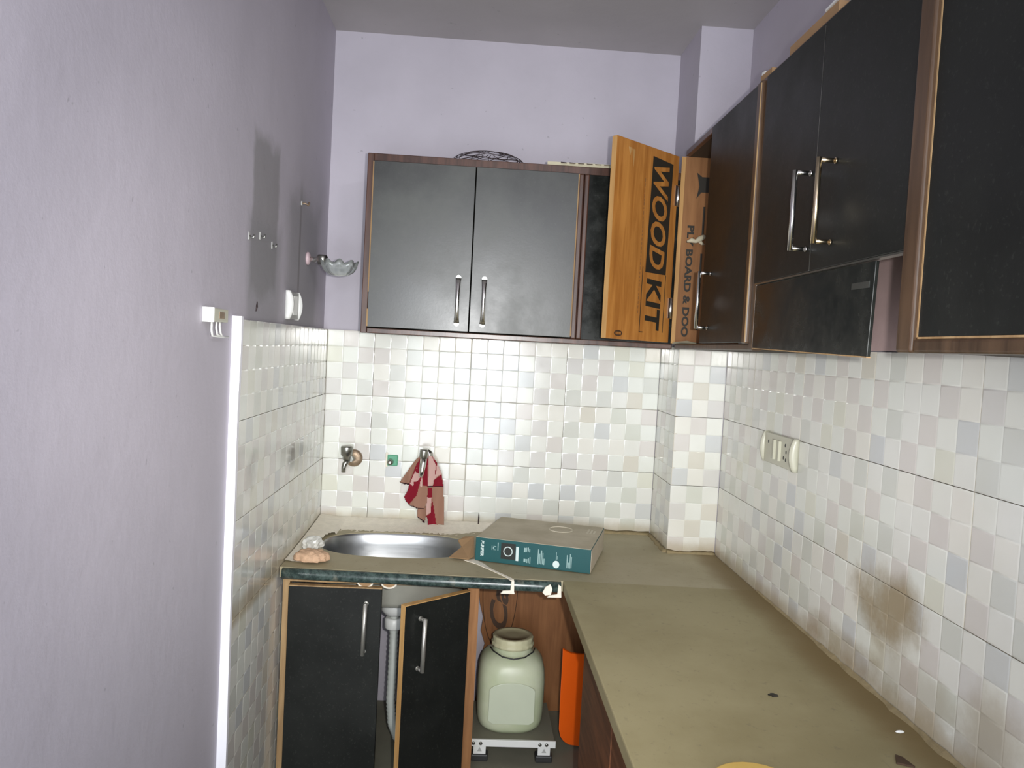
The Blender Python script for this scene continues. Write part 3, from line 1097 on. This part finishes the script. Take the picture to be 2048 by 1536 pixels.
# ------------------------------------------------------------------ jar on its stand
sd = thing('metal_stand', 'low white metal stand with rubber feet under the jar', 'stand', (.68, -.25, ZF))
ZP = .288
B().box(.5480, .802, -.362, -.110, ZP - .004, ZP).build('top_plate', 'plinth', sd)
B().box(.5475, .806, -.370, -.362, ZP - .020, ZP + .001, .001).build('front_bar', 'white_plastic', sd)
for xc in (.5755, .772):
    for yc in (-.353, -.125):
        lg = B().box(xc - .019, xc + .019, yc - .010, yc + .010, ZF + .016, ZP - .0045, .0015).build('leg', 'white_plastic', sd)
        B().box(xc - .026, xc + .026, yc - .016, yc + .020, ZF + .0005, ZF + .022, .004).build('foot', 'dark_plastic', lg)
        B().prism([(xc - .007, yc - .0102, ZF + .030), (xc + .007, yc - .0102, ZF + .030), (xc, yc - .0102, ZF + .043)], (0, -.0006, 0)).build('mark', 'grey_plastic', lg)
for xs in (.556, .578, .758, .778):
    B().lathe([(.0055, 0), (.0055, -.0015), (.003, -.003)], (xs, -.370, ZP - .010), 'y', 10).build('screw', 'chrome_dull', sd)

jr = thing('plastic_jar', 'big pale greenish plastic jar with ribbed screw lid', 'jar', (.667, -.245, ZP))
JX, JY = .667, -.245
def jring(rx, z_, e):
    return superell(JX, JY, rx, rx * .97, z_, 48, e)
prof = [(.074, .0005, 2.4), (.089, .004, 2.6), (.099, .018, 3.0), (.104, .040, 3.2), (.1055, .075, 3.3), (.1055, .155, 3.3), (.103, .187, 3.1), (.097, .209, 2.8), (.085, .225, 2.5), (.070, .233, 2.2), (.061, .237, 2.0), (.058, .256, 2.0)]
B().loft([jring(r_, ZP + h_, e_) for r_, h_, e_ in prof]).build('body', 'jar', jr)
# raised label panel on the front
pn = B()
fy = JY - .1055 * .97 + .0016
pts_o = []
for k in range(20):
    a_ = PI * k / 19
    pts_o.append((JX + .070 * math.cos(a_), fy - .0005, ZP + .142 + .026 * math.sin(a_)))
pts_o += [(JX - .070, fy - .0005, ZP + .05), (JX - .056, fy - .0005, ZP + .040), (JX + .056, fy - .0005, ZP + .040), (JX + .070, fy - .0005, ZP + .05)]
pn.prism(pts_o, (0, -.0030, 0)).build('label_panel', 'jar_label', jr, bevel=.0012)
ld = B()
rings = []
for r_, h_ in ((.058, .280), (.066, .2805), (.0665, .284), (.0665, .291), (.063, .2925), (.063, .2935), (.0635, .308), (.0615, .3115), (.050, .312), (.049, .3105), (.02, .3105)):
    ring = []
    for k in range(72):
        a_ = 2 * PI * k / 72
        rr = r_ + (.0012 * (1 if (k // 2) % 2 else -.3) if .2936 < h_ - 0 < .309 or .2805 < h_ < .2915 else 0)
        ring.append((JX + rr * math.cos(a_), JY + rr * math.sin(a_), ZP + h_ - .029))
    rings.append(ring)
ld.loft(rings)
ld.build('lid', 'jar_lid', jr)
hd = B()
hd.tube([(JX - .070, JY - .01, ZP + 0.243), (JX - .062, JY - .045, ZP + 0.244), (JX - .035, JY - .072, ZP + 0.237), (JX, JY - .080, ZP + 0.233), (JX + .035, JY - .072, ZP + 0.237), (JX + .062, JY - .045, ZP + 0.244), (JX + .070, JY - .01, ZP + 0.243)], .0022, 7)
hd.build('wire_handle', 'dark_plastic', jr)

# orange sheet standing in the corner
oy = -.30
OP = [(.820, .567), (.8205, .55), (.8205, .42), (.822, .31), (.828, .285), (.840, .268), (.858, .254), (.892, .2435), (.94, .2385), (.965, .2385), (.97, .54), (.886, .541), (.850, .548), (.828, .560)]
ob = B().prism([(x_, oy + .35 * (x_ - .82), z_ - .017) for x_, z_ in OP], (.004, .012, 0)).build('plastic_tray', 'orange', bevel=.002)
tag(ob, 'bright orange plastic sheet with rounded corner standing right of jar', 'tray')

# ------------------------------------------------------------------ box on the worktop
bx = thing('appliance_box', 'flat teal cardboard box with dusty top beside the sink', 'box', (.73, -.33, ZC))
A0 = Vector((.531, -.424, ZC + .0032))
ex = Vector((.324, -.097, 0)).normalized()
ey = Vector((-ex.y, ex.x, 0))
BW, BD, BH = .338, .292, .0685
def bq(a_, b__, c_):
    q = A0 + ex * a_ + ey * b__
    return (q.x, q.y, ZC + .0032 + c_)
mtx = Matrix(((ex.x, ey.x, 0, A0.x), (ex.y, ey.y, 0, A0.y), (0, 0, 1, A0.z), (0, 0, 0, 1)))
B().box(0, BW, 0, BD, 0, BH, .0012, mtx=mtx).build('carton', 'box_teal', bx)
B().box(.001, BW - .001, .0006, BD - .001, BH - .0005, BH + .0008, mtx=mtx).build('dusty_top', 'box_top', bx)
B().box(BW - .0002, BW + .0009, .003, BD - .002, .002, BH - .003, mtx=mtx).build('side_flap', 'box_side', bx)
rn = B()
t_o = [bq(.215 + .036 * math.cos(a_), .20 + .036 * math.sin(a_), BH + .001) for a_ in [2 * PI * k / 30 for k in range(31)]]
rn.tube(t_o, .0022, 4)
rn.build('faint_ring_print', 'box_ring', bx)
rn = B()
for k in range(3):
    rn.box(.295 + k * .010, .301 + k * .010, .19, .245 - .008 * k, BH + .0006, BH + .0012, mtx=mtx)
rn.build('faint_lines_print', 'box_ring', bx)
# printed front
FT = -.0004
dn = (0, 0, -1)
lettering('lettering', 'PURIFIER', .0125, 'print_white', bx, bq(.0165, FT, .0600), dn, tuple(ex), bold=.0004, sx=.92, depth=.0002, shear=.1)
pr = B()
pr.box(.077, .120, -.0006, .0002, .0135, .060, mtx=mtx)
pr.build('photo_print', 'print_black', bx)
pr = B()
po = [bq(.098 + .0125 * math.cos(a_), -.0009, .0365 + .0128 * math.sin(a_)) for a_ in [2 * PI * k / 28 for k in range(29)]]
pr.tube(po, .0017, 5)
pr.build('ring_print', 'print_white', bx)
B().box(.1215, .1295, -.0006, .0002, .012, .053, mtx=mtx).build('bar_print', 'print_white', bx)
pr = B()
cc_ = [bq(.240 + .0095 * math.cos(a_), -.0006, .0155 + .0105 * math.sin(a_)) for a_ in [2 * PI * k / 24 for k in range(24)]]
pr.prism(cc_, tuple(ey * .0005))
pr.build('disc_print', 'print_white', bx)
for (a0, a1, c0, c1) in ((.0665, .0690, .036, .059), (.049, .0505, .036, .048), (.054, .062, .0365, .0375), (.054, .062, .0465, .048), (.0525, .056, .040, .045),
                         (.145, .150, .040, .053), (.1515, .154, .042, .054), (.156, .159, .043, .055), (.1605, .163, .041, .051),
                         (.145, .151, .012, .021), (.1535, .156, .010, .021), (.158, .1605, .010, .024), (.1625, .165, .009, .028),
                         (.186, .189, .010, .053), (.1905, .193, .012, .041), (.1945, .198, .011, .051), (.1995, .202, .011, .044), (.2035, .206, .010, .028),
                         (.239, .2405, .028, .051), (.2415, .243, .030, .040),
                         (.270, .2725, .009, .046), (.2745, .277, .009, .025), (.2785, .281, .009, .050), (.2825, .2845, .010, .042)):
    B().box(a0, a1, -.0006, .0002, c0, c1, mtx=mtx).build('text_line', 'print_pale', bx)

# ------------------------------------------------------------------ scraps on the worktop
sl = B()
t = bmesh.new()
bmesh.ops.create_icosphere(t, subdivisions=4, radius=1)
for v in t.verts:
    n_ = v.co.normalized()
    k = 1 + .10 * math.sin(9 * n_.x + 3 * n_.y) * math.cos(8 * n_.y) + .05 * math.sin(23 * n_.x * n_.y + 11 * n_.z) + random.uniform(-.03, .03)
    v.co = Vector((n_.x * .050 * k, n_.y * .036 * k, max(n_.z * .022 * k, -.006)))
for f in t.faces:
    f.smooth = True
bmesh.ops.rotate(t, cent=(0, 0, 0), matrix=Matrix.Rotation(-.06, 3, 'Z'), verts=t.verts)
bmesh.ops.translate(t, vec=(.074, -.492, ZC + .0125), verts=t.verts)
sl._add(t)
tag(sl.build('scrub_pad', 'coir'), 'peach coloured crumpled netting scrubber at left of sink', 'scrubber')
sl = B()
t = bmesh.new()
bmesh.ops.create_icosphere(t, subdivisions=3, radius=1)
for v in t.verts:
    n_ = v.co.normalized()
    k = 1 + .2 * math.sin(6 * n_.x + 2) * math.cos(7 * n_.y) + random.uniform(-.04, .04)
    v.co = Vector((n_.x * .030 * k, n_.y * .045 * k, max(n_.z * .024 * k, -.004)))
bmesh.ops.translate(t, vec=(.050, -.365, ZC + .014), verts=t.verts)
sl._add(t)
tag(sl.build('plastic_wrapper', 'plastic_film'), 'white crumpled plastic wrapper on cement behind scrubber', 'wrapper')
cbd = B()
cbd.prism([(.455, -.416, ZC + .005), (.512, -.430, ZC + .005), (.527, -.405, ZC + .006), (.526, -.30, ZC + .040), (.498, -.29, ZC + .036), (.478, -.315, ZC + .030), (.490, -.345, ZC + .018)], (.001, -.002, .003))
tag(cbd.build('cardboard_piece', 'cardboard'), 'torn brown cardboard piece between sink and teal box', 'cardboard')
cbd = B()
cbd.tube([(.542, -.012, ZC + .012), (.543, -.010, ZC + .036), (.5425, -.006, ZC + .050)], [.002, .0028, .001], 6)
tag(cbd.build('twig', 'wire_black'), 'short dark twig standing against tiles behind teal box', 'twig')
gr = B()
gr.lathe([(.0005, -.008), (.0022, -.005), (.0028, 0), (.0022, .005), (.0005, .008)], (1.258, -1.395, ZC + .0062), 'x', 10)
tag(gr.build('plastic_bit', 'white_plastic'), 'tiny white plastic bit near wall on right worktop', 'litter')
gr = B()
t = bmesh.new()
bmesh.ops.create_icosphere(t, subdivisions=2, radius=1)
for v in t.verts:
    v.co = Vector((v.co.x * .011, v.co.y * .007, max(v.co.z, -.4) * .003)) * random.uniform(.6, 1.2)
bmesh.ops.translate(t, vec=(1.089, -1.262, ZC + .0042), verts=t.verts)
gr._add(t)
tag(gr.build('soot_crumb', 'ink'), 'small black crumb on the middle of right worktop', 'litter')
gr = B()
gr.prism([(1.196, -1.495, ZC + .0033), (1.208, -1.470, ZC + .0033), (1.216, -1.478, ZC + .0033), (1.220, -1.506, ZC + .0033)], (0, 0, .003))
tag(gr.build('dry_leaf', 'ink_brown'), 'dark dry scrap lying on right worktop near the wall', 'litter')
yb = B()
yo = []
for k in range(28):
    a_ = 2 * PI * k / 28
    yo.append((.940 + .070 * math.cos(a_), -1.588 + .070 * math.sin(a_), ZC + .0032))
yb.prism(yo, (0, 0, .011))
tag(yb.build('round_board', 'yellow_board', bevel=.003), 'yellowish rounded board at the near end of worktop', 'board')

# ------------------------------------------------------------------ taps and towel on the end wall
tp = thing('angle_tap', 'tarnished chrome stop tap with rusty flange over the sink', 'tap', (.101, -.03, 1.07))
B().lathe([(.030, -.0005), (.029, -.006), (.024, -.010), (.014, -.012)], (.106, 0, 1.072), 'y', 26).build('flange', 'rust', tp)
B().tube([(.104, -.008, 1.072), (.100, -.048, 1.075)], .0105, 14).build('body', 'chrome_dull', tp)
kb = B()
kb.lathe([(.012, -.012), (.014, .0), (.0195, .004), (.0205, .030), (.019, .034), (.012, .0355)], (.089, -.050, 1.084), 'z', 22)
kb.build('knob', 'chrome_dull', tp)
B().tube([(.094, -.046, 1.072), (.084, -.050, 1.058), (.081, -.052, 1.046), (.081, -.052, 1.030)], [.010, .009, .0075, .0075], 12).build('spout', 'chrome_dull', tp)

ps = thing('pipe_stub', 'capped pipe stub with green plastic guard on tiles', 'pipe', (.237, -.01, 1.07))
B().box(.2205, .2560, -.009, -.0006, 1.052, 1.089, .003).build('guard', 'green_plastic', ps)
B().box(.214, .2215, -.006, -.0006, 1.046, 1.096, .001).build('cement_smear', 'cement_white', ps)
B().lathe([(.0105, -.009), (.0105, -.022), (.0085, -.026), (.0085, -.034), (.004, -.036)], (.232, 0, 1.066), 'y', 16).build('plug', 'chrome_dull', ps)

tp = thing('bib_tap', 'chrome bib tap with the red towel hung over it', 'tap', (.347, -.03, 1.09))
B().lathe([(.024, -.0005), (.023, -.006), (.012, -.010)], (.352, 0, 1.092), 'y', 24).build('flange', 'chrome', tp)
B().tube([(.352, -.006, 1.096), (.349, -.070, 1.096)], .010, 14).build('body', 'chrome', tp)
kb = B()
kb.lathe([(.010, -.012), (.0135, .0), (.0145, .004), (.0145, .022), (.0135, .026), (.006, .027)], (.348, -.072, 1.096), 'z', 20)
kb.build('knob', 'chrome_dull', tp)
B().tube([(.348, -.072, 1.092), (.347, -.076, 1.074), (.344, -.080, 1.050), (.342, -.081, 1.030)], [.0115, .011, .009, .007], 14).build('spout', 'chrome', tp)

# towel: overlapping folds cut from the cloth, colours printed on it
RED, TAN, PNK, HEM = (.22, .013, .025), (.33, .18, .125), (.58, .37, .33), (.035, .012, .015)
TXO, TZO = .352, 1.1108
KX = .0017 / 7.68 * 1.0
def tw(zx, zy):
    px_, py_ = zx / 7.68, zy / 7.68          # photo pixels from the crop's corner
    return (.202 + px_ * .00166 + py_ * .00008, 1.151 - py_ * .00166 + px_ * .00006)
def inside(p, poly):
    r_ = False
    j = len(poly) - 1
    for i in range(len(poly)):
        (xi, yi), (xj, yj) = poly[i], poly[j]
        if (yi > p[1]) != (yj > p[1]) and p[0] < (xj - xi) * (p[1] - yi) / (yj - yi) + xi:
            r_ = not r_
        j = i
    return r_
FOLDS = [
    # outline, depth, default colour, [(colour, region)]
    ([(640, 240), (540, 330), (400, 520), (275, 705), (350, 735), (425, 752), (500, 620), (560, 420), (660, 300)], -.030, TAN, [(HEM, [(250, 690), (430, 735), (440, 770), (250, 730)])]),
    ([(560, 1090), (545, 1240), (600, 1290), (655, 1352), (690, 1215), (700, 1090)], -.032, TAN, [(HEM, [(530, 1225), (610, 1275), (670, 1330), (660, 1370), (530, 1260)])]),
    ([(730, 270), (800, 285), (860, 390), (930, 560), (958, 770), (968, 1100), (966, 1362), (720, 1382), (715, 1280), (692, 1225), (690, 900), (700, 500)], -.038, TAN,
     [(PNK, [(720, 260), (900, 260), (930, 570), (850, 610), (800, 700), (790, 775), (715, 770)]), (RED, [(780, 280), (860, 380), (835, 560), (820, 600), (840, 420)]),
      (RED, [(805, 660), (925, 570), (960, 768), (795, 768)]), (HEM, [(700, 752), (960, 756), (960, 772), (700, 768)]), (RED, [(700, 775), (785, 785), (775, 940), (705, 930)]),
      (PNK, [(690, 925), (770, 940), (755, 1180), (690, 1215)]), (RED, [(775, 960), (800, 1080), (850, 1390), (700, 1390), (680, 1230), (755, 1180)])]),
    ([(690, 260), (620, 280), (530, 430), (470, 600), (430, 720), (405, 820), (350, 915), (375, 980), (440, 1060), (540, 1115), (655, 1110), (705, 1000), (715, 760), (725, 480), (720, 300)], -.046, TAN,
     [(RED, [(700, 240), (500, 300), (300, 900), (400, 1060), (450, 1010), (540, 900), (600, 680), (630, 600), (640, 745), (712, 755), (725, 240)]),
      (PNK, [(550, 455), (500, 560), (440, 710), (485, 755), (500, 680), (560, 675), (600, 610), (580, 560), (520, 530)]),
      (PNK, [(620, 600), (632, 770), (590, 760), (598, 690)]),
      (HEM, [(330, 915), (430, 1045), (540, 1095), (660, 1095), (660, 1125), (530, 1130), (400, 1070)])]),
]
bm = bmesh.new()
cl_ = bm.loops.layers.float_color.new('Col')
ST = 11
for fi, (poly, dep, base, regs) in enumerate(FOLDS):
    vd = {}
    xs = [p[0] for p in poly]
    zs = [p[1] for p in poly]
    for i in range(int(min(xs) // ST), int(max(xs) // ST) + 1):
        for j in range(int(min(zs) // ST), int(max(zs) // ST) + 1):
            c_ = ((i + .5) * ST, (j + .5) * ST)
            if not inside(c_, poly):
                continue
            col = base
            for rc, rp in regs:
                if inside(c_, rp):
                    col = rc
            q = []
            for a_, b__ in ((i, j), (i, j + 1), (i + 1, j + 1), (i + 1, j)):
                if (a_, b__) not in vd:
                    x_, z_ = tw(a_ * ST, b__ * ST)
                    k = min(1, max(0, (b__ * ST - 250) / 600))
                    rip = .007 * math.sin(a_ * ST / (34 + 10 * fi) + fi + b__ * ST / 400) * (.35 + .65 * k)
                    y_ = dep + rip - .006 * math.exp(-((b__ * ST - 300) / 120) ** 2)
                    vd[a_, b__] = bm.verts.new((x_, y_, z_))
                q.append(vd[a_, b__])
            f = bm.faces.new(q)
            f.smooth = True
            for l_ in f.loops:
                l_[cl_] = (*col, 1)
b_ = B()
b_.bm.free()
b_.bm = bm
tow = b_.build('towel', 'towel', solid=.0016)
tag(tow, 'red and tan patterned cloth towel hanging from the tap', 'towel')

# ------------------------------------------------------------------ fittings on the walls
def plate(name, label, c, u, n, wd, ht, tone_mat, cap_mat):
    """modular switch plate: c centre on wall, u along the wall, n outward"""
    t_ = thing(name, label, 'socket', c)
    u, n = Vector(u), Vector(n)
    c = Vector(c)
    mt = Matrix(((u.x, 0, n.x, c.x), (u.y, 0, n.y, c.y), (u.z, 1, n.z, c.z), (0, 0, 0, 1)))
    B().box(-wd / 2 + .006, wd / 2 - .006, -ht / 2 + .002, ht / 2 - .002, .0005, .011, .0015, mtx=mt).build('base_plate', tone_mat, t_)
    for s_ in (-1, 1):
        rings = []
        for k in range(11):
            f = -1 + 2 * k / 10
            h_ = .012 + .010 * (1 - f * f)
            x0_, x1_ = s_ * (wd / 2 - .010), s_ * wd / 2
            rings.append([tuple(mt @ Vector(p)) for p in ((x0_, f * ht / 2, .0005), (x0_, f * ht / 2, h_), ((x0_ + x1_) / 2, f * ht / 2, h_ * .98), (x1_, f * ht / 2, h_ * .6), (x1_, f * ht / 2, .0005))])
        B().loft(rings).build('end_cap', cap_mat, t_)
    return t_, mt


sw_, mt = plate('switch_plate', 'small white switch plate on plaster just above left tiles', (XL, -.468, 1.561), (0, 1, 0), (1, 0, 0), .12, .078, 'grey_plastic', 'white_plastic')
B().prism([tuple(mt @ Vector(p)) for p in ((-.012, -.026, .011), (.012, -.026, .011), (.012, -.026, .017), (-.012, -.026, .012))], tuple(Vector((0, 0, .052)))).build('rocker', 'white_plastic', sw_)
sr, mt = plate('wall_socket', 'ivory socket and switch plate on right wall tiles', (1.2995, -.716, 1.250), (0, -1, 0), (-1, 0, 0), .204, .082, 'ivory_plastic', 'ivory_plastic')
for xc in (-.028, .006):
    B().prism([tuple(mt @ Vector(p)) for p in ((xc - .013, -.025, .011), (xc + .013, -.025, .011), (xc + .013, -.025, .018), (xc - .013, -.025, .012))], (0, 0, .050)).build('rocker', 'ivory_plastic', sr)
for px_, pz_ in ((.045, .018), (.052, .002), (.038, -.014), (.052, -.018), (-.065, .016)):
    q = [tuple(mt @ Vector((px_ + .0028 * math.cos(a_), pz_ + .0045 * math.sin(a_), .0112))) for a_ in [2 * PI * k / 12 for k in range(12)]]
    B().prism(q, (-.0006, 0, 0)).build('socket_hole', 'dark_plastic', sr)

# wall light arm without bulb, clear scalloped glass
la = thing('wall_lamp', 'chrome wall lamp arm holding clear scalloped glass dish', 'lamp', (XL, -.285, 1.70))
B().lathe([(.020, .0005), (.019, .006), (.011, .010)], (XL, -.285, 1.712), 'x', 22).build('wall_rose', simple('pink_paint', (.62, .47, .50), .5), la)
B().tube([(XL + .008, -.285, 1.712), (.006, -.287, 1.708), (.020, -.290, 1.716), (.032, -.295, 1.711), (.040, -.298, 1.700)], [.006, .0085, .006, .009, .007], 10).build('arm', 'chrome', la)
B().lathe([(.012, -.012), (.016, .0), (.016, .012), (.013, .018)], (.030, -.294, 1.706), 'z', 18).build('lamp_holder', 'chrome_dull', la)
gl = B()
rings = []
GC = (.083, -.305, 1.664)
for r_, h_ in ((.010, .0), (.026, .003), (.040, .012), (.048, .024), (.052, .040)):
    rings.append([(GC[0] + (r_ + .0035 * (r_ / .052) * math.cos(9 * a_)) * math.cos(a_), GC[1] + (r_ + .0035 * (r_ / .052) * math.cos(9 * a_)) * math.sin(a_), GC[2] + h_ + .006 * (h_ / .040) ** 2 * math.cos(9 * a_)) for a_ in [2 * PI * k / 90 for k in range(90)]])
gl.loft(rings, cap0=True, cap1=False)
gl.build('glass_dish', 'glass', la, solid=.0035)

# wall hooks, nail, wired junction
for k, (yy, zz_) in enumerate(((-.885, 1.694), (-.798, 1.706), (-.690, 1.698))):
    h_ = thing('wall_hook', ('first', 'second', 'third')[k] + ' of three tiny stick-on hooks on grey patch, counting towards the corner', 'hook', (XL, yy, zz_), 'three stick-on hooks')
    B().box(XL + .0003, XL + .003, yy - .004, yy + .004, zz_ - .008, zz_ + .010, .001).build('back_plate', 'grey_plastic', h_)
    B().tube([(XL + .003, yy, zz_ + .002), (XL + .008, yy, zz_ - .003), (XL + .012, yy, zz_ - .002), (XL + .013, yy, zz_ + .005)], .0016, 8).build('prong', 'chrome_dull', h_)
nl = thing('wall_nail', 'bent screw hook with dark streak below, near corner', 'hook', (XL, -.39, 1.855))
B().tube([(XL - .004, -.388, 1.857), (XL + .012, -.386, 1.858), (XL + .020, -.383, 1.853), (XL + .021, -.380, 1.862)], .0028, 8).build('shank', 'rust', nl)
B().box(XL + .0003, XL + .004, -.394, -.382, 1.851, 1.863, .001).build('wall_plug', 'grey_plastic', nl)
cr = B()
cr.tube([(XL + .0005, -.806, 1.530), (XL + .0012, -.803, 1.541), (XL + .0005, -.798, 1.553)], [.001, .003, .001], 6)
tag(cr.build('wire_end', 'wire_black'), 'short dark wire end poking from plaster above left tiles', 'wire')
jb = thing('junction_box', 'small white terminal box with three bare wires, left wall', 'box', (XL, -1.11, 1.50))
B().box(XL + .0003, XL + .022, -1.158, -1.075, 1.496, 1.522, .002).build('body', 'ivory_plastic', jb)
B().box(XL + .0222, XL + .0228, -1.130, -1.100, 1.503, 1.516).build('rust_mark', 'rust', jb)
B().box(XL + .0005, XL + .0225, -1.1615, -1.1585, 1.495, 1.523).build('side_cover', 'white_plastic', jb)
for k, yy in enumerate((-1.142, -1.115, -1.095)):
    B().tube([(XL + .012, yy, 1.496), (XL + .012, yy, 1.480 + .004 * k), (XL + .012, yy + .006, 1.469 + .003 * k), (XL + .012, -1.075, 1.467), (XL + .012, -1.052 + .012 * (k == 0), 1.468)], .0022, 7).build('wire', 'white_plastic', jb)

# ------------------------------------------------------------------ tube light on the right wall behind the photographer
tl = thing('tube_light', 'lit fluorescent tube fitting on right wall behind the photographer', 'light', (1.31, -2.95, 2.30))
B().box(1.285, 1.3175, -3.30, -2.62, 2.285, 2.325, .003).build('batten', 'white_plastic', tl)
B().tube([(1.262, -3.28, 2.305), (1.262, -2.64, 2.305)], .013, 14).build('tube', 'tube', tl)
area('tube_lamp', (1.24, -2.96, 2.305), (0, math.radians(78), 0), .05, .66, 9.0, (0.97, .98, 1.0))

for o in bpy.data.objects:
    if '_w' in o:
        del o['_w']
